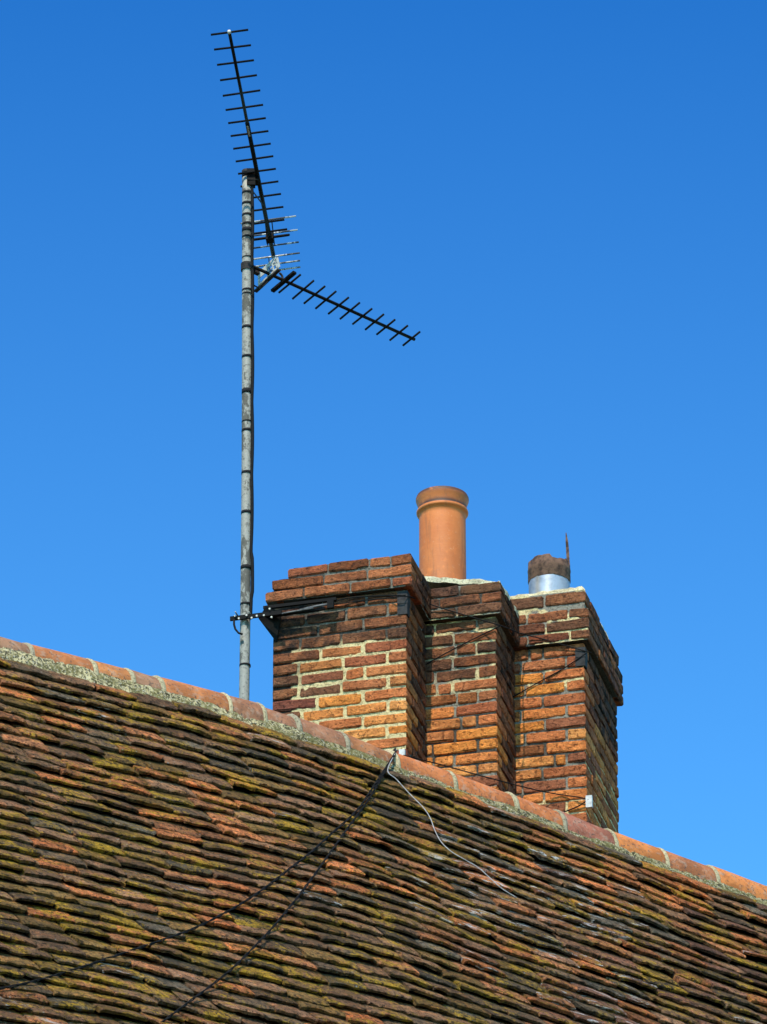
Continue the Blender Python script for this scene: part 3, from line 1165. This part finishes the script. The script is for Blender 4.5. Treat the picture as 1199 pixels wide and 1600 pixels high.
mb.tube([c + E2 * .028 + sd_ * .018 * math.sin(t * math.pi / 8) + E2 * .022 * math.cos(t * math.pi / 8) - sd_ * .02 for t in range(9)], .006, 8)
mb.build("dipole_box", M_DARK, yb_, True)
# punched reflector plate with a bent lower lip
rc = spt(421)
mb = MB()
def bar(a, b, w_, th=.0018):
    d = (b - a).normalized()
    s_ = d.cross(sd_).normalized()
    mb.box((a + b) / 2, d * ((b - a).length / 2), s_ * w_, sd_ * th)
def Q(x, y): return rc + SE * x + E2 * y
TL, TRR, BR, BL = Q(-.075, .048), Q(.068, .058), Q(.072, -.012), Q(-.085, -.022)
bar(TL, TRR, .015); bar(TRR, BR, .013); bar(BL, BR, .013); bar(TL, BL, .008)
bar(Q(-.008, .05), Q(-.008, -.018), .0065); bar(Q(.035, .053), Q(.035, -.015), .004)
bar(Q(-.008, .018), Q(.07, .028), .003)
mb.box(Q(-.045, .036), SE * .03, E2 * .012, sd_ * .0016)
mb.build("reflector_plate", M_ZINC, yb_)
mb = MB()
bar(Q(-.12, -.036), Q(.076, -.024), .005, .010)
mb.build("plate_lip", M_DARK, yb_)
mb = MB()
mb.tube([lean(ZS + .02) + N * .0, lean(ZS - .022)], MR + .006, 16)
mb.box(lean(ZS - .005) + sd_ * .045, sd_ * .035, SE * .010, E2 * .012)
mb.build("mast_clamp", M_DARK, yb_, False)
mb = MB()
l0, l1 = lean(mast_z(445)) + VX * .03, Q(-.01, -.035)
mb.tube([l0 + (l1 - l0) * (t / 8) - Z * .03 * math.sin(t / 8 * math.pi) for t in range(9)], .004, 6)
mb.build("cable_loop", M_CABLE, yb_, True)

# ------------------------------------------------------------------ mast bracket lashed across the first shaft
def fr(px, py, out): return at_plane(px, py, K1 + N * out, N)
br = thing("mast_bracket", fr(415, 955, .08), "black iron bracket bar clamping the mast to the left shaft's corner", "bracket")
HB = HP + MR + .012
def flat(mb, a, b, h_, th):
    d = (b - a)
    mb.box((a + b) / 2, d / 2, N * th, Z * h_)
mb = MB()
flat(mb, fr(360, 967, HB), fr(440, 957, HB), .011, .006)
mb.build("cross_bar", M_BLACK, br)
mb = MB()
flat(mb, fr(412, 950, .05), fr(526, 936, .05), .008, .008)
flat(mb, fr(412, 964, .05), fr(508, 951, .05), .006, .008)
mb.build("clamp_bar", M_BLACK, br)
mb = MB()
a_, b_, c_, d_ = fr(404, 966, .07), fr(416, 947, .07), fr(440, 957, .03), fr(432, 1003, .012)
a2, b2, c2, d2 = (v + B * .012 for v in (a_, b_, c_, d_))
mb.add([a_, b_, c_, d_, a2, b2, c2, d2], [(0, 3, 2, 1), (4, 5, 6, 7), (0, 1, 5, 4), (1, 2, 6, 5), (2, 3, 7, 6), (3, 0, 4, 7)])
mb.build("corner_foot", M_BLACK, br)
mb = MB()
pts = [lean(mast_z(964)) + Vector((math.cos(t) * (MR + .008), math.sin(t) * (MR + .008), 0)) for t in [math.pi * (i / 12) for i in range(13)]]
pts = [pts[0] + N * .06] + pts + [pts[-1] + N * .06]
mb.tube(pts, .004, 6)
mb.build("u_bolt", M_GALV, br, True)
for px, py in ((368, 963), (374, 967), (386, 962), (394, 966), (402, 963), (413, 962), (425, 965), (422, 952)):
    mb = MB()
    c = fr(px, py, HB + .008)
    mb.tube([c, c + N * .008], .0055, 6)
    mb.build("bolt", M_ZINC, br)
mb = MB()
mb.tube([fr(469, 953, .062), fr(495, 947, .064), fr(514, 944, .062)], .006, 8)
mb.tube([fr(426, 962, .062), fr(450, 957, .064), fr(490, 950, .064)], .0045, 8)
mb.build("tension_rod", M_STEEL, br, True)
mb = MB()
flat(mb, fr(512, 945, .062), fr(522, 944, .062), .022, .010)
mb.build("rod_clamp", M_BLACK, br)
mb = MB()
pts = [fr(x, y, HB + .012) for x, y in ((366, 968), (366, 976), (368, 983), (373, 989), (379, 991))]
mb.tube(pts, .0055, 8)
mb.build("cable_tail", M_CABLE, br, True)

# ------------------------------------------------------------------ lashing wires, corner plates, clips
def wire(name, pts, r, mat, label, cat, group=None, sub=5, twist=False):
    """smooth curve through the points"""
    out = []
    P = [pts[0]] + pts + [pts[-1]]
    for i in range(1, len(P) - 2):
        for t in range(sub):
            s_ = t / sub
            a, b, c, d = P[i - 1], P[i], P[i + 1], P[i + 2]
            out.append(.5 * ((2 * b) + (c - a) * s_ + (2 * a - 5 * b + 4 * c - d) * s_ ** 2 + (3 * b - a - 3 * c + d) * s_ ** 3))
    out.append(pts[-1])
    mb = MB()
    if twist:
        fine_, acc, ph = [], 0.0, 0.0
        for a, b in zip(out, out[1:]):
            n_ = max(1, int((b - a).length / .012))
            fine_ += [a + (b - a) * (q / n_) for q in range(n_)]
        for sg in (0, math.pi):
            ln = []
            for q, p in enumerate(fine_):
                an = q * .012 / .16 * 2 * math.pi + sg + 1.2 * nz((q * .05, 1, 3))
                rr_ = .0042 + .002 * nz((q * .11, 5, sg))
                ln.append(p + RD * math.cos(an) * rr_ + UP * math.sin(an) * rr_)
            mb.tube(ln, r * .74, 5)
    else:
        mb.tube(out, r, 6)
    return tag(mb.build(name, mat, None, True), label, cat, group)

def frs(px, py, s, out): return at_plane(px, py, CORN[s] + N * out, N)
wire("lashing_wire", [frs(520, 945, 0, .03), frs(560, 939, 0, .012), frs(600, 935, 0, .008), frs(637, 932, 0, .012), frs(663, 941, 1, .10), frs(690, 950, 1, .05),
                      frs(740, 965, 1, .037), frs(787, 979, 1, .03), frs(812, 989, 2, .10), frs(850, 999, 2, .036), frs(924, 1020, 2, .008)],
     .0031, M_CABLE, "thin black wire running from the bracket bar across all three crowns", "wire", "thin black wires on the chimney")
wire("lashing_wire", [frs(520, 941, 0, .03), frs(546, 934, 0, .02), frs(590, 931, 0, .008), frs(634, 930, 0, .008)],
     .0031, M_CABLE, "thin black wire across the left shaft only, ending at its corner plate", "wire", "thin black wires on the chimney")
wire("lashing_wire", [frs(655, 1044, 1, .006), frs(700, 1019, 1, .007), frs(745, 996, 1, .007), frs(784, 977, 1, .008)],
     .0031, M_CABLE, "thin black wire slanting up across the middle shaft's front", "wire", "thin black wires on the chimney")
wire("lashing_wire", [frs(800, 1090, 2, .006), frs(840, 1067, 2, .007), frs(880, 1045, 2, .007), frs(920, 1018, 2, .008)],
     .0031, M_CABLE, "thin black wire slanting up across the right shaft's front", "wire", "thin black wires on the chimney")
wire("lashing_wire", [frs(631, 1180, 0, .03), frs(690, 1195, 1, .10), frs(770, 1217, 1, .08), frs(850, 1237, 2, .05), frs(912, 1247, 2, .02), frs(926, 1254, 2, .008)],
     .0031, M_CABLE, "thin black wire along the foot of the chimney to the white clip", "wire", "thin black wires on the chimney")
wire("lashing_wire", [frs(920, 1249, 2, .02), frs(905, 1259, 2, .012), frs(886, 1267, 2, .008), frs(868, 1273, 2, .008)],
     .0031, M_CABLE, "short black wire hanging down left from the white clip", "wire", "thin black wires on the chimney")

def corner_plate(s, px0, y0, y1, label):
    o = CORN[s]
    zt_, zb_ = at_plane(px0, y0, o, N).z, at_plane(px0, y1, o, N).z
    wd = .047
    mb = MB()
    zs_ = [zb_, zb_ + (zt_ - zb_) * .42, zb_ + (zt_ - zb_) * .47, zt_]
    th = [.004, .005, .008, .006]
    prof_ = []
    for z, t in zip(zs_, th):
        prof_.append([o + A * (-wd) + N * .001 + Z * z, o - A * wd + N * t + Z * z, o + A * t * .6 + N * t + Z * z, o + A * t + N * t * .6 + Z * z, o + A * t - N * wd + Z * z, o + A * .001 - N * wd + Z * z])
    for p in prof_: mb.v += p
    for i in range(3):
        for j in range(5):
            a = i * 6 + j
            mb.f.append((a, a + 1, a + 7, a + 6))
    mb.f += [tuple(range(6)), tuple(range(18, 24))[::-1]]
    return tag(mb.build("corner_plate", M_LEAD), label, "plate", "metal plates under the lashing wire")
corner_plate(0, 630, 924, 960, "dark grey metal plate wrapped round the left shaft's top corner")
corner_plate(2, 915, 1011, 1040, "dark grey metal plate wrapped round the right shaft's top corner")

def clip(s, x, py, hgt, wd, label):
    o = CORN[s]
    c = at_plane(x, py, o + N * .012, N)
    mb = MB()
    mb.box(c, A * wd, N * .010, Z * hgt)
    tag(mb.build("cable_clip", M_WHITE), label, "clip", "white plastic cable clips")
clip(2, 921, 1253, .033, .0165, "white plastic clip low on the right shaft's corner")
clip(0, 629, 1178, .022, .015, "white plastic clip behind the ridge at the left shaft's foot")

# ------------------------------------------------------------------ cables on the roof
UPH = UP.normalized()
def on_roof(px, py, h):
    """point h above the tile tops on the slope, seen at px, py"""
    lo, hi = 20.0, 45.0
    r_ = ray(px, py)
    for _ in range(40):
        m_ = (lo + hi) / 2
        p = EYE + r_ * m_
        q = p - RO
        u_ = q.dot(RD)
        base = roof(u_, 0)
        if (p - base).dot(UPH) > h + TT * 2.0: lo = m_
        else: hi = m_
    return EYE + r_ * lo
top_ = [at_plane(610, 1176, RO, RN) + Z * .0, on_roof(606, 1192, .10)]
def roofcable(pxs, h, r, mat, label, wav=.004):
    pts = [ridge_pt((top_[0] - RO).dot(RD), -.02, RR + .010), ridge_pt((top_[0] - RO).dot(RD) - .01, .07, RR - .005)]
    for i, (x, y) in enumerate(pxs):
        pts.append(on_roof(x, y, h + random.uniform(-wav, wav)))
    return wire("roof_cable", pts, r, mat, label, "cable", "cables lying over the roof tiles", 6, mat is M_CABLE)
roofcable([(603, 1200), (580, 1235), (562, 1262), (540, 1284), (520, 1301), (487, 1331), (455, 1356), (420, 1383), (387, 1406), (345, 1430), (300, 1452), (250, 1470), (200, 1487), (150, 1504), (100, 1520), (50, 1534), (0, 1545), (-60, 1557), (-180, 1580)],
          .014, .0043, M_CABLE, "black cable crossing the tiles to the left edge, upper of the pair")
roofcable([(604, 1202), (583, 1238), (566, 1264), (552, 1283), (537, 1303), (506, 1347), (475, 1390), (450, 1421), (425, 1451), (396, 1481), (367, 1510), (334, 1537), (300, 1562), (270, 1585), (240, 1608), (150, 1680)],
          .012, .0043, M_CABLE, "black cable running down the tiles to the bottom edge, lower of the pair")
roofcable([(606, 1203), (620, 1218), (640, 1240), (660, 1260), (672, 1277), (680, 1298), (690, 1316), (706, 1331), (728, 1344), (748, 1356), (766, 1372), (784, 1388), (808, 1403)],
          .022, .0024, M_GREYC, "pale grey cable curling down the tiles to the right of the pair")
